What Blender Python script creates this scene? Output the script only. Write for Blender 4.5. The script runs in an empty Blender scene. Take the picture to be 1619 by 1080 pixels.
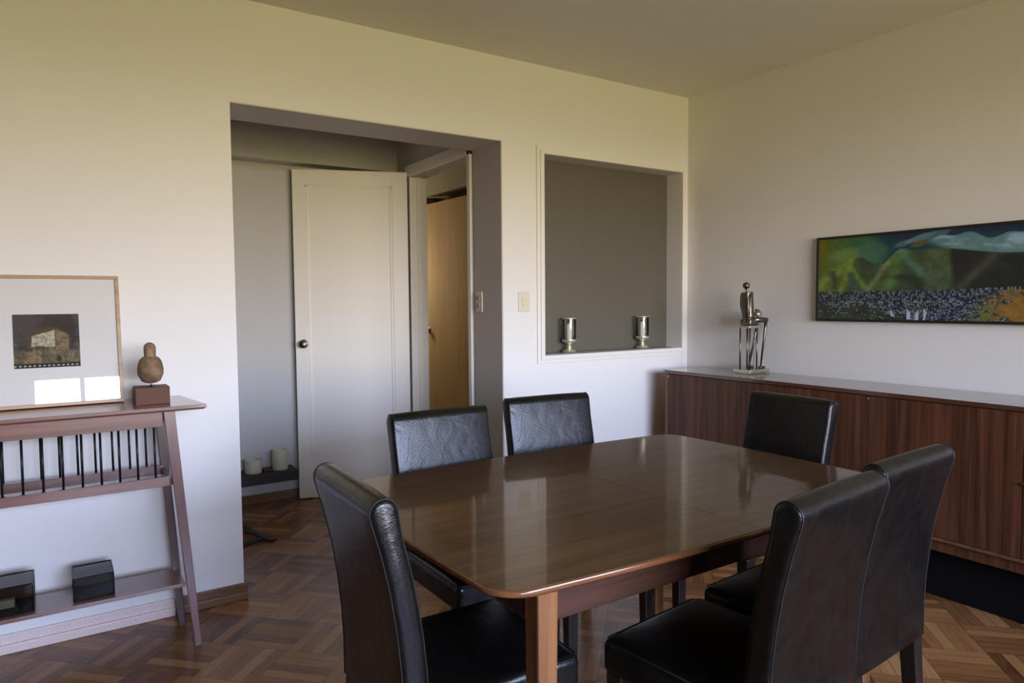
import bpy, bmesh, math, random
import numpy as np
from mathutils import Vector, Matrix, noise as mnoise

random.seed(7)
sc = bpy.context.scene
COL = sc.collection
PI = math.pi

# ------------------------------------------------------------------ helpers
def tag(o, label=None, cat=None, group=None, kind=None):
    if label: o['label'] = label
    if cat: o['category'] = cat
    if group: o['group'] = group
    if kind: o['kind'] = kind
    return o

def empty(name, loc, rz=0.0):
    o = bpy.data.objects.new(name, None)
    COL.objects.link(o)
    o.empty_display_size = 0.05
    o.location = loc
    o.rotation_euler = (0, 0, rz)
    return o

def mesh_obj(name, bm, mat=None, parent=None, smooth=False, angle=None, loc=None):
    bmesh.ops.recalc_face_normals(bm, faces=bm.faces[:])
    me = bpy.data.meshes.new(name)
    bm.to_mesh(me)
    bm.free()
    if smooth:
        me.polygons.foreach_set('use_smooth', [True] * len(me.polygons))
        if angle is not None:
            me.set_sharp_from_angle(angle=math.radians(angle))
    o = bpy.data.objects.new(name, me)
    COL.objects.link(o)
    if mat: me.materials.append(mat)
    if parent: o.parent = parent
    if loc: o.location = loc
    return o

def box(bm, a, b, bev=0.0, seg=2):
    """axis aligned box between corners a and b"""
    x0, y0, z0 = [min(a[i], b[i]) for i in range(3)]
    x1, y1, z1 = [max(a[i], b[i]) for i in range(3)]
    vs = [bm.verts.new(p) for p in ((x0,y0,z0),(x1,y0,z0),(x1,y1,z0),(x0,y1,z0),(x0,y0,z1),(x1,y0,z1),(x1,y1,z1),(x0,y1,z1))]
    fs = [bm.faces.new([vs[i] for i in f]) for f in ((0,3,2,1),(4,5,6,7),(0,1,5,4),(1,2,6,5),(2,3,7,6),(3,0,4,7))]
    if bev:
        es = list({e for f in fs for e in f.edges})
        bmesh.ops.bevel(bm, geom=es, offset=bev, segments=seg, profile=0.5, affect='EDGES')

def bar(bm, p0, p1, w0, d0, w1=None, d1=None, bev=0.0, side=(1,0,0)):
    """square bar from p0 to p1; cross-sections stay horizontal, w along x, d along y"""
    w1 = w0 if w1 is None else w1
    d1 = d0 if d1 is None else d1
    vs = []
    for p, w, d in ((p0, w0, d0), (p1, w1, d1)):
        for sx, sy in ((-1,-1),(1,-1),(1,1),(-1,1)):
            vs.append(bm.verts.new((p[0]+sx*w/2, p[1]+sy*d/2, p[2])))
    fs = [bm.faces.new([vs[i] for i in f]) for f in ((0,1,2,3),(7,6,5,4),(0,4,5,1),(1,5,6,2),(2,6,7,3),(3,7,4,0))]
    if bev:
        es = list({e for f in fs for e in f.edges})
        bmesh.ops.bevel(bm, geom=es, offset=bev, segments=2, profile=0.5, affect='EDGES')

def tube(bm, pts, r, n=10, closed=False, radii=None):
    pts = [Vector(p) for p in pts]
    m = len(pts)
    rings = []
    prev = None
    for i, p in enumerate(pts):
        if closed:
            t = (pts[(i+1) % m] - pts[i-1])
        else:
            t = pts[min(i+1, m-1)] - pts[max(i-1, 0)]
        t.normalize()
        if prev is None:
            a = Vector((0,0,1)) if abs(t.z) < 0.9 else Vector((1,0,0))
            u = t.cross(a).normalized()
        else:
            u = (prev - t*prev.dot(t)).normalized()
        prev = u
        v = t.cross(u)
        rr = radii[i] if radii else r
        rings.append([bm.verts.new(p + (u*math.cos(2*PI*k/n) + v*math.sin(2*PI*k/n))*rr) for k in range(n)])
    for i in range(m if closed else m-1):
        A, B = rings[i], rings[(i+1) % m]
        for k in range(n):
            bm.faces.new((A[k], A[(k+1) % n], B[(k+1) % n], B[k]))
    if not closed:
        bm.faces.new(rings[0][::-1]); bm.faces.new(rings[-1])

def lathe(bm, prof, n=32, c=(0,0,0), cap=True):
    rings = []
    for r, z in prof:
        rings.append([bm.verts.new((c[0]+r*math.cos(2*PI*k/n), c[1]+r*math.sin(2*PI*k/n), c[2]+z)) for k in range(n)])
    for A, B in zip(rings, rings[1:]):
        for k in range(n):
            bm.faces.new((A[k], A[(k+1) % n], B[(k+1) % n], B[k]))
    if cap:
        bm.faces.new(rings[0][::-1]); bm.faces.new(rings[-1])

def loft(bm, rings, cap=True):
    R = [[bm.verts.new(p) for p in r] for r in rings]
    n = len(R[0])
    for A, B in zip(R, R[1:]):
        for k in range(n):
            bm.faces.new((A[k], A[(k+1) % n], B[(k+1) % n], B[k]))
    if cap:
        bm.faces.new(R[0][::-1]); bm.faces.new(R[-1])

def rounded_box(bm, size, r, fn=None, inner=8, outer=4, c=(0,0,0)):
    """rounded box made of six grids, vertices welded; fn displaces the result"""
    hs = [s/2 for s in size]
    def axis(h):
        i = h - r
        a = [-h + r*(k/outer) for k in range(outer)] + [-i + 2*i*k/inner for k in range(inner+1)] + [i + r*((k+1)/outer) for k in range(outer)]
        return a
    ax = [axis(h) for h in hs]
    cache = {}
    def V(p):
        key = tuple(round(x, 6) for x in p)
        if key in cache: return cache[key]
        q = [max(-(hs[i]-r), min(hs[i]-r, p[i])) for i in range(3)]
        d = Vector([p[i]-q[i] for i in range(3)])
        # spread angles evenly
        m = max(abs(x) for x in d)
        if d.length > 1e-9:
            d = Vector([math.tan(x/m*PI/4) if m > 0 else 0 for x in d]) if m > 0 else d
            d = d.normalized()*r
        P = Vector(q) + d
        if fn: P = fn(P)
        v = bm.verts.new((P.x+c[0], P.y+c[1], P.z+c[2]))
        cache[key] = v
        return v
    for a in range(3):
        b, e = (a+1) % 3, (a+2) % 3
        for s in (-1, 1):
            for i in range(len(ax[b])-1):
                for j in range(len(ax[e])-1):
                    q = []
                    for di, dj in ((0,0),(1,0),(1,1),(0,1)):
                        p = [0,0,0]
                        p[a] = s*hs[a]; p[b] = ax[b][i+di]; p[e] = ax[e][j+dj]
                        q.append(V(p))
                    if len(set(q)) == 4:
                        try: bm.faces.new(q)
                        except ValueError: pass

def copy_tree(o, parent=None):
    c = o.copy()
    COL.objects.link(c)
    if parent: c.parent = parent
    for ch in [x for x in o.children]:
        copy_tree(ch, c)
    return c

# ------------------------------------------------------------------ materials
def new_mat(name):
    m = bpy.data.materials.new(name)
    m.use_nodes = True
    nt = m.node_tree
    b = nt.nodes['Principled BSDF']
    return m, nt, b

def N(nt, kind, **kw):
    n = nt.nodes.new(kind)
    for k, v in kw.items():
        setattr(n, k, v)
    return n

def plain(name, col, rough=0.5, metal=0.0, spec=None, bump=0.0, bscale=200, coat=0.0):
    m, nt, b = new_mat(name)
    b.inputs['Base Color'].default_value = (*col, 1)
    b.inputs['Roughness'].default_value = rough
    b.inputs['Metallic'].default_value = metal
    if spec is not None: b.inputs['Specular IOR Level'].default_value = spec
    if coat: b.inputs['Coat Weight'].default_value = coat; b.inputs['Coat Roughness'].default_value = 0.1
    if bump:
        tc = N(nt, 'ShaderNodeTexCoord')
        nz = N(nt, 'ShaderNodeTexNoise'); nz.inputs['Scale'].default_value = bscale; nz.inputs['Detail'].default_value = 4
        bp = N(nt, 'ShaderNodeBump'); bp.inputs['Strength'].default_value = bump; bp.inputs['Distance'].default_value = 0.002
        nt.links.new(tc.outputs['Object'], nz.inputs['Vector'])
        nt.links.new(nz.outputs['Fac'], bp.inputs['Height'])
        nt.links.new(bp.outputs['Normal'], b.inputs['Normal'])
    return m

def ramp(nt, stops):
    r = N(nt, 'ShaderNodeValToRGB')
    el = r.color_ramp.elements
    while len(el) > 1: el.remove(el[-1])
    el[0].position = stops[0][0]; el[0].color = (*stops[0][1], 1)
    for p, c in stops[1:]:
        e = el.new(p); e.color = (*c, 1)
    return r

def wood(name, dark, light, axis='X', rough=0.25, scale=1.0, stripe=24.0, bump=0.15, coat=0.0, world=False, coatr=0.08):
    """streaky veneer: grain runs along the given object axis"""
    m, nt, b = new_mat(name)
    tc = N(nt, 'ShaderNodeTexCoord')
    mp = N(nt, 'ShaderNodeMapping')
    s = [stripe*scale]*3
    s['XYZ'.index(axis)] = 1.1*scale
    mp.inputs['Scale'].default_value = s
    nt.links.new(tc.outputs['Object'], mp.inputs['Vector'])
    n1 = N(nt, 'ShaderNodeTexNoise'); n1.inputs['Scale'].default_value = 1.0; n1.inputs['Detail'].default_value = 6; n1.inputs['Roughness'].default_value = 0.6; n1.inputs['Distortion'].default_value = 0.4
    nt.links.new(mp.outputs[0], n1.inputs['Vector'])
    n2 = N(nt, 'ShaderNodeTexNoise'); n2.inputs['Scale'].default_value = 4.5; n2.inputs['Detail'].default_value = 3
    nt.links.new(mp.outputs[0], n2.inputs['Vector'])
    mx = N(nt, 'ShaderNodeMath', operation='MULTIPLY_ADD')
    nt.links.new(n2.outputs['Fac'], mx.inputs[0]); mx.inputs[1].default_value = 0.35
    nt.links.new(n1.outputs['Fac'], mx.inputs[2])
    r = ramp(nt, [(0.42, dark), (0.68, tuple((a+c)/2 for a, c in zip(dark, light))), (0.9, light)])
    nt.links.new(mx.outputs[0], r.inputs[0])
    nt.links.new(r.outputs[0], b.inputs['Base Color'])
    b.inputs['Roughness'].default_value = rough
    if coat:
        b.inputs['Coat Weight'].default_value = coat
        b.inputs['Coat Roughness'].default_value = coatr
    if bump:
        bp = N(nt, 'ShaderNodeBump'); bp.inputs['Strength'].default_value = bump; bp.inputs['Distance'].default_value = 0.0006
        nt.links.new(n2.outputs['Fac'], bp.inputs['Height'])
        nt.links.new(bp.outputs['Normal'], b.inputs['Normal'])
    return m

def wall_paint(name, col, rough=0.55):
    m, nt, b = new_mat(name)
    tc = N(nt, 'ShaderNodeTexCoord')
    nz = N(nt, 'ShaderNodeTexNoise'); nz.inputs['Scale'].default_value = 1.3; nz.inputs['Detail'].default_value = 5
    nt.links.new(tc.outputs['Object'], nz.inputs['Vector'])
    r = ramp(nt, [(0.3, tuple(c*0.96 for c in col)), (0.7, col)])
    nt.links.new(nz.outputs['Fac'], r.inputs[0])
    nt.links.new(r.outputs[0], b.inputs['Base Color'])
    n2 = N(nt, 'ShaderNodeTexNoise'); n2.inputs['Scale'].default_value = 90; n2.inputs['Detail'].default_value = 3
    nt.links.new(tc.outputs['Object'], n2.inputs['Vector'])
    bp = N(nt, 'ShaderNodeBump'); bp.inputs['Strength'].default_value = 0.08; bp.inputs['Distance'].default_value = 0.002
    nt.links.new(n2.outputs['Fac'], bp.inputs['Height'])
    nt.links.new(bp.outputs['Normal'], b.inputs['Normal'])
    b.inputs['Roughness'].default_value = rough
    b.inputs['Specular IOR Level'].default_value = 0.3
    return m

def leather(name):
    m, nt, b = new_mat(name)
    tc = N(nt, 'ShaderNodeTexCoord')
    v = N(nt, 'ShaderNodeTexVoronoi'); v.inputs['Scale'].default_value = 240
    nz = N(nt, 'ShaderNodeTexNoise'); nz.inputs['Scale'].default_value = 11; nz.inputs['Detail'].default_value = 5; nz.inputs['Distortion'].default_value = 1.4
    for n in (v, nz): nt.links.new(tc.outputs['Object'], n.inputs['Vector'])
    b1 = N(nt, 'ShaderNodeBump'); b1.inputs['Strength'].default_value = 0.35; b1.inputs['Distance'].default_value = 0.0008
    b2 = N(nt, 'ShaderNodeBump'); b2.inputs['Strength'].default_value = 0.5; b2.inputs['Distance'].default_value = 0.004
    nt.links.new(v.outputs['Distance'], b1.inputs['Height'])
    nt.links.new(nz.outputs['Fac'], b2.inputs['Height'])
    nt.links.new(b1.outputs['Normal'], b2.inputs['Normal'])
    nt.links.new(b2.outputs['Normal'], b.inputs['Normal'])
    r = ramp(nt, [(0.35, (0.0035, 0.003, 0.0028)), (0.7, (0.008, 0.0066, 0.006))])
    nt.links.new(nz.outputs['Fac'], r.inputs[0]); nt.links.new(r.outputs[0], b.inputs['Base Color'])
    b.inputs['Roughness'].default_value = 0.29
    b.inputs['Specular IOR Level'].default_value = 0.36
    return m

def parquet(name):
    """basket-weave blocks of five strips, laid at 45 degrees to the walls"""
    m, nt, b = new_mat(name)
    L = nt.links.new
    def M(op, a, bb=None, c=None):
        n = N(nt, 'ShaderNodeMath', operation=op)
        for i, x in enumerate((a, bb, c)):
            if x is None: continue
            if isinstance(x, (int, float)): n.inputs[i].default_value = x
            else: L(x, n.inputs[i])
        return n.outputs[0]
    tc = N(nt, 'ShaderNodeTexCoord')
    mp = N(nt, 'ShaderNodeMapping')
    mp.vector_type = 'POINT'
    # rotate by -45 deg, block 0.237 m
    S = 1/0.237
    mp.inputs['Rotation'].default_value = (0, 0, -PI/4)
    mp.inputs['Scale'].default_value = (S, S, S)
    px, py = -0.671*S, -2.107*S
    ca = math.cos(-PI/4); sa = math.sin(-PI/4)
    rx, ry = px*ca - py*sa, px*sa + py*ca
    mp.inputs['Location'].default_value = (-rx, -ry, 0)
    L(tc.outputs['Object'], mp.inputs['Vector'])
    sp = N(nt, 'ShaderNodeSeparateXYZ'); L(mp.outputs[0], sp.inputs[0])
    X, Y = sp.outputs[0], sp.outputs[1]
    ix, iy = M('FLOOR', X), M('FLOOR', Y)
    fx, fy = M('SUBTRACT', X, ix), M('SUBTRACT', Y, iy)
    par = M('MODULO', M('ABSOLUTE', M('ADD', ix, iy)), 2.0)
    par = M('GREATER_THAN', par, 0.5)
    inv = M('SUBTRACT', 1.0, par)
    across = M('ADD', M('MULTIPLY', fx, par), M('MULTIPLY', fy, inv))
    along = M('ADD', M('MULTIPLY', fy, par), M('MULTIPLY', fx, inv))
    st5 = M('MULTIPLY', across, 5.0)
    strip = M('FLOOR', st5)
    fs = M('SUBTRACT', st5, strip)
    cx = N(nt, 'ShaderNodeCombineXYZ'); L(ix, cx.inputs[0]); L(iy, cx.inputs[1]); L(strip, cx.inputs[2])
    wn = N(nt, 'ShaderNodeTexWhiteNoise'); wn.noise_dimensions = '3D'; L(cx.outputs[0], wn.inputs['Vector'])
    cb = N(nt, 'ShaderNodeCombineXYZ'); L(ix, cb.inputs[0]); L(iy, cb.inputs[1]); cb.inputs[2].default_value = 33.0
    wb = N(nt, 'ShaderNodeTexWhiteNoise'); wb.noise_dimensions = '3D'; L(cb.outputs[0], wb.inputs['Vector'])
    # grain
    g = N(nt, 'ShaderNodeCombineXYZ')
    L(M('MULTIPLY', M('ADD', across, M('MULTIPLY', wn.outputs['Value'], 37.0)), 14.0), g.inputs[0])
    L(M('MULTIPLY', along, 1.2), g.inputs[1])
    L(M('MULTIPLY', wn.outputs['Value'], 91.0), g.inputs[2])
    gn = N(nt, 'ShaderNodeTexNoise'); gn.inputs['Scale'].default_value = 1.4; gn.inputs['Detail'].default_value = 5; gn.inputs['Distortion'].default_value = 0.6
    L(g.outputs[0], gn.inputs['Vector'])
    t = M('ADD', M('MULTIPLY', wn.outputs['Value'], 0.50), M('MULTIPLY', wb.outputs['Value'], 0.22))
    t = M('ADD', t, M('MULTIPLY', gn.outputs['Fac'], 0.42))
    r = ramp(nt, [(0.18, (0.060, 0.022, 0.008)), (0.42, (0.175, 0.072, 0.024)), (0.68, (0.285, 0.130, 0.046)), (0.98, (0.40, 0.21, 0.085))])
    L(t, r.inputs[0])
    # joints
    def edge(f, w):
        d = M('MINIMUM', f, M('SUBTRACT', 1.0, f))
        return M('LESS_THAN', d, w)
    e = M('MAXIMUM', edge(fs, 0.022), M('MAXIMUM', edge(fx, 0.005), edge(fy, 0.005)))
    mx = N(nt, 'ShaderNodeMix'); mx.data_type = 'RGBA'
    L(M('MULTIPLY', e, 0.75), mx.inputs[0]); L(r.outputs[0], mx.inputs[6]); mx.inputs[7].default_value = (0.02, 0.01, 0.006, 1)
    L(mx.outputs[2], b.inputs['Base Color'])
    bp = N(nt, 'ShaderNodeBump'); bp.inputs['Strength'].default_value = 0.25; bp.inputs['Distance'].default_value = 0.001
    big = N(nt, 'ShaderNodeTexNoise'); big.inputs['Scale'].default_value = 7.0
    L(tc.outputs['Object'], big.inputs['Vector'])
    h = M('ADD', M('MULTIPLY', e, -1.0), M('ADD', M('MULTIPLY', big.outputs['Fac'], 1.2), M('MULTIPLY', wn.outputs['Value'], 0.3)))
    L(h, bp.inputs['Height']); L(bp.outputs['Normal'], b.inputs['Normal'])
    b.inputs['Roughness'].default_value = 0.24
    b.inputs['Specular IOR Level'].default_value = 0.32
    return m

def sheet_glass(name, tint=(1,1,1), refl=0.08, rough=0.0):
    """thin pane: mostly clear, with a mirror component that grows at grazing angles"""
    m, nt, b = new_mat(name)
    nt.nodes.remove(b)
    out = nt.nodes['Material Output']
    tr = N(nt, 'ShaderNodeBsdfTransparent'); tr.inputs[0].default_value = (*tint, 1)
    gl = N(nt, 'ShaderNodeBsdfGlossy'); gl.inputs['Roughness'].default_value = rough
    fr = N(nt, 'ShaderNodeFresnel'); fr.inputs['IOR'].default_value = 1.5
    ad = N(nt, 'ShaderNodeMath', operation='ADD'); ad.use_clamp = True; ad.inputs[1].default_value = refl
    nt.links.new(fr.outputs[0], ad.inputs[0])
    mx = N(nt, 'ShaderNodeMixShader')
    nt.links.new(ad.outputs[0], mx.inputs[0]); nt.links.new(tr.outputs[0], mx.inputs[1]); nt.links.new(gl.outputs[0], mx.inputs[2])
    nt.links.new(mx.outputs[0], out.inputs[0])
    return m

def attr_mat(name, rough=0.4, spec=0.4, bump=0.0):
    m, nt, b = new_mat(name)
    a = N(nt, 'ShaderNodeAttribute'); a.attribute_name = 'paint'
    nt.links.new(a.outputs['Color'], b.inputs['Base Color'])
    b.inputs['Roughness'].default_value = rough
    b.inputs['Specular IOR Level'].default_value = spec
    return m

WALL = wall_paint('wall_paint', (0.80, 0.775, 0.74))
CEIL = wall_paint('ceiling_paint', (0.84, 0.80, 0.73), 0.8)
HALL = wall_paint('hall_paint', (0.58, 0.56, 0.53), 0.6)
WHITE = plain('white_gloss_paint', (0.80, 0.77, 0.71), 0.3, bump=0.05, bscale=60)
DOORP = plain('cream_door_paint', (0.90, 0.85, 0.76), 0.32, bump=0.06, bscale=50)
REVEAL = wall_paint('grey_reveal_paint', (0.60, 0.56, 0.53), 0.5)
NICHE = plain('dark_grey_niche_paint', (0.125, 0.112, 0.084), 0.36, bump=0.06, bscale=14)
FLOOR = parquet('parquet')
LEATHER = leather('black_leather')
THREAD = plain('seam_thread', (0.016, 0.014, 0.013), 0.5, spec=0.3)
DARKWOOD = wood('espresso_leg_wood', (0.006, 0.004, 0.003), (0.02, 0.012, 0.008), 'Z', 0.35)
TABLE_TOP = wood('mahogany_top', (0.048, 0.021, 0.008), (0.135, 0.066, 0.027), 'X', 0.30, 1.0, 30, 0.05, coat=0.55, coatr=0.05)
TABLE_TOP.node_tree.nodes['Principled BSDF'].inputs['Specular IOR Level'].default_value = 0.15
TABLE_EDGE = wood('mahogany_edge', (0.10, 0.034, 0.013), (0.22, 0.085, 0.034), 'X', 0.22, 1.0, 30, 0.05, coat=0.4)
TABLE_LEG = wood('mahogany_leg', (0.12, 0.045, 0.016), (0.27, 0.115, 0.042), 'Z', 0.25, 1.0, 30, 0.05, coat=0.3)
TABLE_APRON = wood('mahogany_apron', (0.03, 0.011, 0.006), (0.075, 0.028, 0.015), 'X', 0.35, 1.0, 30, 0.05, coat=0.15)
SIDE_TOP = wood('sapele_top', (0.055, 0.022, 0.013), (0.13, 0.055, 0.03), 'Y', 0.2, 1.0, 26, 0.03, coat=0.7)
SIDE_FRONT = wood('sapele_doors', (0.022, 0.008, 0.004), (0.15, 0.056, 0.025), 'Z', 0.38, 1.0, 34, 0.06)
SIDE_FRONT.node_tree.nodes['Principled BSDF'].inputs['Specular IOR Level'].default_value = 0.3
SIDE_EDGE = wood('sapele_edge', (0.10, 0.042, 0.02), (0.20, 0.09, 0.045), 'Z', 0.3)
CONS = wood('rosewood_console', (0.12, 0.050, 0.034), (0.26, 0.125, 0.09), 'X', 0.3, 1.0, 26, 0.05, coat=0.9, coatr=0.16)
CONS_LEG = wood('rosewood_console_leg', (0.09, 0.032, 0.022), (0.18, 0.07, 0.048), 'Z', 0.3, 1.0, 26, 0.05, coat=0.6, coatr=0.16)
BASEB = wood('baseboard_wood', (0.10, 0.045, 0.020), (0.24, 0.125, 0.06), 'X', 0.25, 1.0, 20, 0.1)
BASEB_PALE = wood('sheen_pale_baseboard', (0.66, 0.50, 0.45), (0.90, 0.76, 0.70), 'Y', 0.4, 1.0, 150, 0.3)  # bright reflected sheen on the left baseboard, put into the wood colour
BASEB_WHITE = plain('white_skirting', (0.7, 0.68, 0.68), 0.4)
TAN = wood('tan_door_veneer', (0.50, 0.35, 0.19), (0.60, 0.44, 0.26), 'Z', 0.75, 1.0, 12, 0.03)
TAN.node_tree.nodes['Principled BSDF'].inputs['Specular IOR Level'].default_value = 0.2
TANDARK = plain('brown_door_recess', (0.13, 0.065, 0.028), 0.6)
BLACKM = plain('black_metal', (0.012, 0.012, 0.013), 0.35, 0.6)
BRONZE = plain('dark_bronze_metal', (0.17, 0.145, 0.115), 0.33, 1.0, bump=0.5, bscale=70)
SILVER = plain('aged_silver_metal', (0.62, 0.58, 0.47), 0.25, 1.0, bump=0.3, bscale=60)
BRASS = plain('antique_brass', (0.36, 0.27, 0.15), 0.3, 1.0)
CREAMP = plain('cream_plastic', (0.72, 0.66, 0.50), 0.35)
SWDARK = plain('switch_rocker_shade', (0.30, 0.27, 0.20), 0.4)
STONE = plain('carved_brown_stone', (0.22, 0.14, 0.075), 0.75, bump=0.8, bscale=90)
_nt = STONE.node_tree; _n = N(_nt, 'ShaderNodeTexNoise'); _n.inputs['Scale'].default_value = 26; _n.inputs['Detail'].default_value = 6; _n.inputs['Roughness'].default_value = 0.7
_tc = N(_nt, 'ShaderNodeTexCoord'); _nt.links.new(_tc.outputs['Object'], _n.inputs['Vector'])
_r = ramp(_nt, [(0.35, (0.10, 0.058, 0.032)), (0.55, (0.24, 0.15, 0.08)), (0.72, (0.40, 0.29, 0.18))]); _nt.links.new(_n.outputs['Fac'], _r.inputs[0]); _nt.links.new(_r.outputs[0], _nt.nodes['Principled BSDF'].inputs['Base Color'])
RED_BASE = plain('red_brown_wood_block', (0.10, 0.032, 0.014), 0.5, spec=0.25, bump=0.1, bscale=40)
FRAMEW = wood('honey_frame_wood', (0.33, 0.18, 0.085), (0.52, 0.33, 0.17), 'X', 0.4, 1.0, 30, 0.1)
MAT_BOARD = plain('cream_mat_board', (0.90, 0.86, 0.81), 0.8)
BLKFRAME = plain('black_picture_frame', (0.014, 0.011, 0.009), 0.4)
GOLDEDGE = plain('bronze_frame_edge', (0.20, 0.12, 0.04), 0.4, 0.4)
CERAMIC = plain('cream_ceramic', (0.60, 0.58, 0.43), 0.5, bump=0.2, bscale=30)
SHELFDK = plain('black_brown_shelf', (0.022, 0.018, 0.014), 0.5)
STRAP = plain('black_strap_fabric', (0.012, 0.011, 0.012), 0.7)
GLASS = sheet_glass('clear_sheet_glass', (1,1,1), 0.02)
SMOKE = sheet_glass('smoked_glass', (0.62, 0.60, 0.58), -0.035)
HURR = sheet_glass('thin_clear_glass', (0.97, 0.98, 0.97), 0.0, 0.02)
CHAMP = plain('champagne_metal', (0.80, 0.76, 0.58), 0.34, 0.75)
WAX = plain('ivory_wax', (0.75, 0.70, 0.58), 0.5)
STEEL = plain('sill_steel', (0.42, 0.42, 0.40), 0.22, 0.9, bump=0.3, bscale=12)

# ------------------------------------------------------------------ room shell
H = 2.667
ALL_X0, Y_FRONT = -8.2, -5.7
OPX0, OPX1, OPZ = -2.876, -1.467, 2.217
NX0, NX1, NZ0, NZ1, ND = -1.19, -0.065, 1.022, 2.172, 0.125
TH = 0.30

def S(name, bm, mat, **kw):
    return tag(mesh_obj(name, bm, mat, **kw), kind='structure')

bm = bmesh.new(); box(bm, (ALL_X0-.2, Y_FRONT-.2, -0.12), (0.6, 3.4, 0.0)); S('floor', bm, FLOOR)
bm = bmesh.new(); box(bm, (ALL_X0-.2, Y_FRONT-.2, H), (0.6, 3.4, H+.15)); S('ceiling', bm, CEIL)

# the wall with the doorless opening and the shallow niche
bm = bmesh.new()
box(bm, (ALL_X0-.2, 0, 0), (OPX0, TH, H))
box(bm, (OPX0, 0, OPZ), (OPX1, TH, H))
box(bm, (OPX1, 0, 0), (NX0, TH, H))
box(bm, (NX0, 0, 0), (NX1, TH, NZ0))
box(bm, (NX0, 0, NZ1), (NX1, TH, H))
box(bm, (NX1, 0, 0), (0.2, TH, H))
box(bm, (NX0, ND+.01, NZ0), (NX1, TH, NZ1))
S('wall_back', bm, WALL)

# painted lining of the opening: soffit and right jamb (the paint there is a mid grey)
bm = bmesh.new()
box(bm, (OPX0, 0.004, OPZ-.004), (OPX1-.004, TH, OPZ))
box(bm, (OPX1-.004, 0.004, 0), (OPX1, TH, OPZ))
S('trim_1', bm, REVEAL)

bm = bmesh.new(); box(bm, (0, Y_FRONT-.2, 0), (0.2, 0.0, H)); S('wall_right', bm, WALL)
bm = bmesh.new(); box(bm, (ALL_X0-.2, Y_FRONT-.2, 0), (ALL_X0, 3.4, H)); S('wall_left', bm, WALL)

# window wall behind the camera
WX0, WX1, WZ0, WZ1 = -3.76, -0.12, 0.80, 2.28
bm = bmesh.new()
yf0, yf1 = Y_FRONT-.2, Y_FRONT
box(bm, (ALL_X0, yf0, 0), (WX0, yf1, H)); box(bm, (WX1, yf0, 0), (0.0, yf1, H))
box(bm, (WX0, yf0, 0), (WX1, yf1, WZ0)); box(bm, (WX0, yf0, WZ1), (WX1, yf1, H))
S('wall_front', bm, WALL)
win = empty('window_1', (WX0, Y_FRONT-.1, WZ0)); tag(win, kind='structure')
fr = bmesh.new()
W_, H_ = WX1-WX0, WZ1-WZ0
nx = 8
for i in range(nx+1):
    x = i*W_/nx
    box(fr, (max(0, x-.022), -.03, 0), (min(W_, x+.022), .03, H_))
box(fr, (0, -.03, 0), (W_, .03, .05)); box(fr, (0, -.03, H_-.05), (W_, .03, H_))
f = mesh_obj('window_frame', fr, WHITE, win)
g = bmesh.new(); box(g, (0.01, -.003, .01), (W_-.01, .003, H_-.01)); mesh_obj('pane', g, sheet_glass('window_glass', (1,1,1), 0.0), win)

# hallway behind the opening
HBY = 1.53
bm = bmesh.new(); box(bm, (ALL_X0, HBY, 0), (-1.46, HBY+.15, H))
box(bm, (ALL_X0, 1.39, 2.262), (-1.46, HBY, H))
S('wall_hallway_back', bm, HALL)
DY0, DY1, DZ = 0.365, 1.185, 2.20
bm = bmesh.new()
box(bm, (-1.462, TH, 0), (-1.34, DY0, H)); box(bm, (-1.462, DY1, 0), (-1.34, HBY+.15, H)); box(bm, (-1.462, DY0, DZ), (-1.34, DY1, H))
S('wall_hallway_right', bm, HALL)
# casing of that doorway
bm = bmesh.new()
box(bm, (-1.482, DY0-.035, 0), (-1.462, DY0, DZ+.03), 0.002)
box(bm, (-1.482, DY0-.035, DZ), (-1.462, DY1+.04, DZ+.075), 0.002)
box(bm, (-1.470, DY1+.001, 0), (-1.34, DY1-.012, DZ-.002), 0.002); box(bm, (-1.42, DY1-.024, 0), (-1.385, DY1-.011, DZ-.002), 0.002)
S('trim_2', bm, DOORP)
# small room beyond
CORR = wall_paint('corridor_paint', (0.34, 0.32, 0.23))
bm = bmesh.new()
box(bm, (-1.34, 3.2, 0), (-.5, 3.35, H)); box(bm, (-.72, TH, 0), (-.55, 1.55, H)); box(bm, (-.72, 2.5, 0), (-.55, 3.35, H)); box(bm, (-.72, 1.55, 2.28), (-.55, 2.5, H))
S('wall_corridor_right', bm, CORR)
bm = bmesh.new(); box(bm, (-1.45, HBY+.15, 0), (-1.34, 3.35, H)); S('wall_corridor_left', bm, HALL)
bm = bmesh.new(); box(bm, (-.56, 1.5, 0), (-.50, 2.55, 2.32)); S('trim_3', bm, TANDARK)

# baseboards
def skirting(name, x0, x1, mat):
    bm = bmesh.new()
    box(bm, (x0, -0.013, 0.022), (x1, 0, 0.072), 0.003)
    box(bm, (x0, -0.026, 0), (x1, 0, 0.036), 0.004)
    return S(name, bm, mat)
skirting('baseboard_back', -3.16, OPX0+.012, BASEB)
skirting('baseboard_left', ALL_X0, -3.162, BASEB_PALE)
skirting('baseboard_right', OPX1, -.0, BASEB)
bm = bmesh.new(); box(bm, (OPX0, -.012, 0), (OPX0+.012, TH, .07), .003); S('baseboard_opening', bm, BASEB)
bm = bmesh.new(); box(bm, (ALL_X0, HBY-.018, 0), (-1.46, HBY, 0.062), .003); S('baseboard_hallway', bm, BASEB)
bm = bmesh.new(); box(bm, (-.018, Y_FRONT, 0), (0, -.03, 0.07), .003); S('baseboard_right.001', bm, BASEB)

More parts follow.
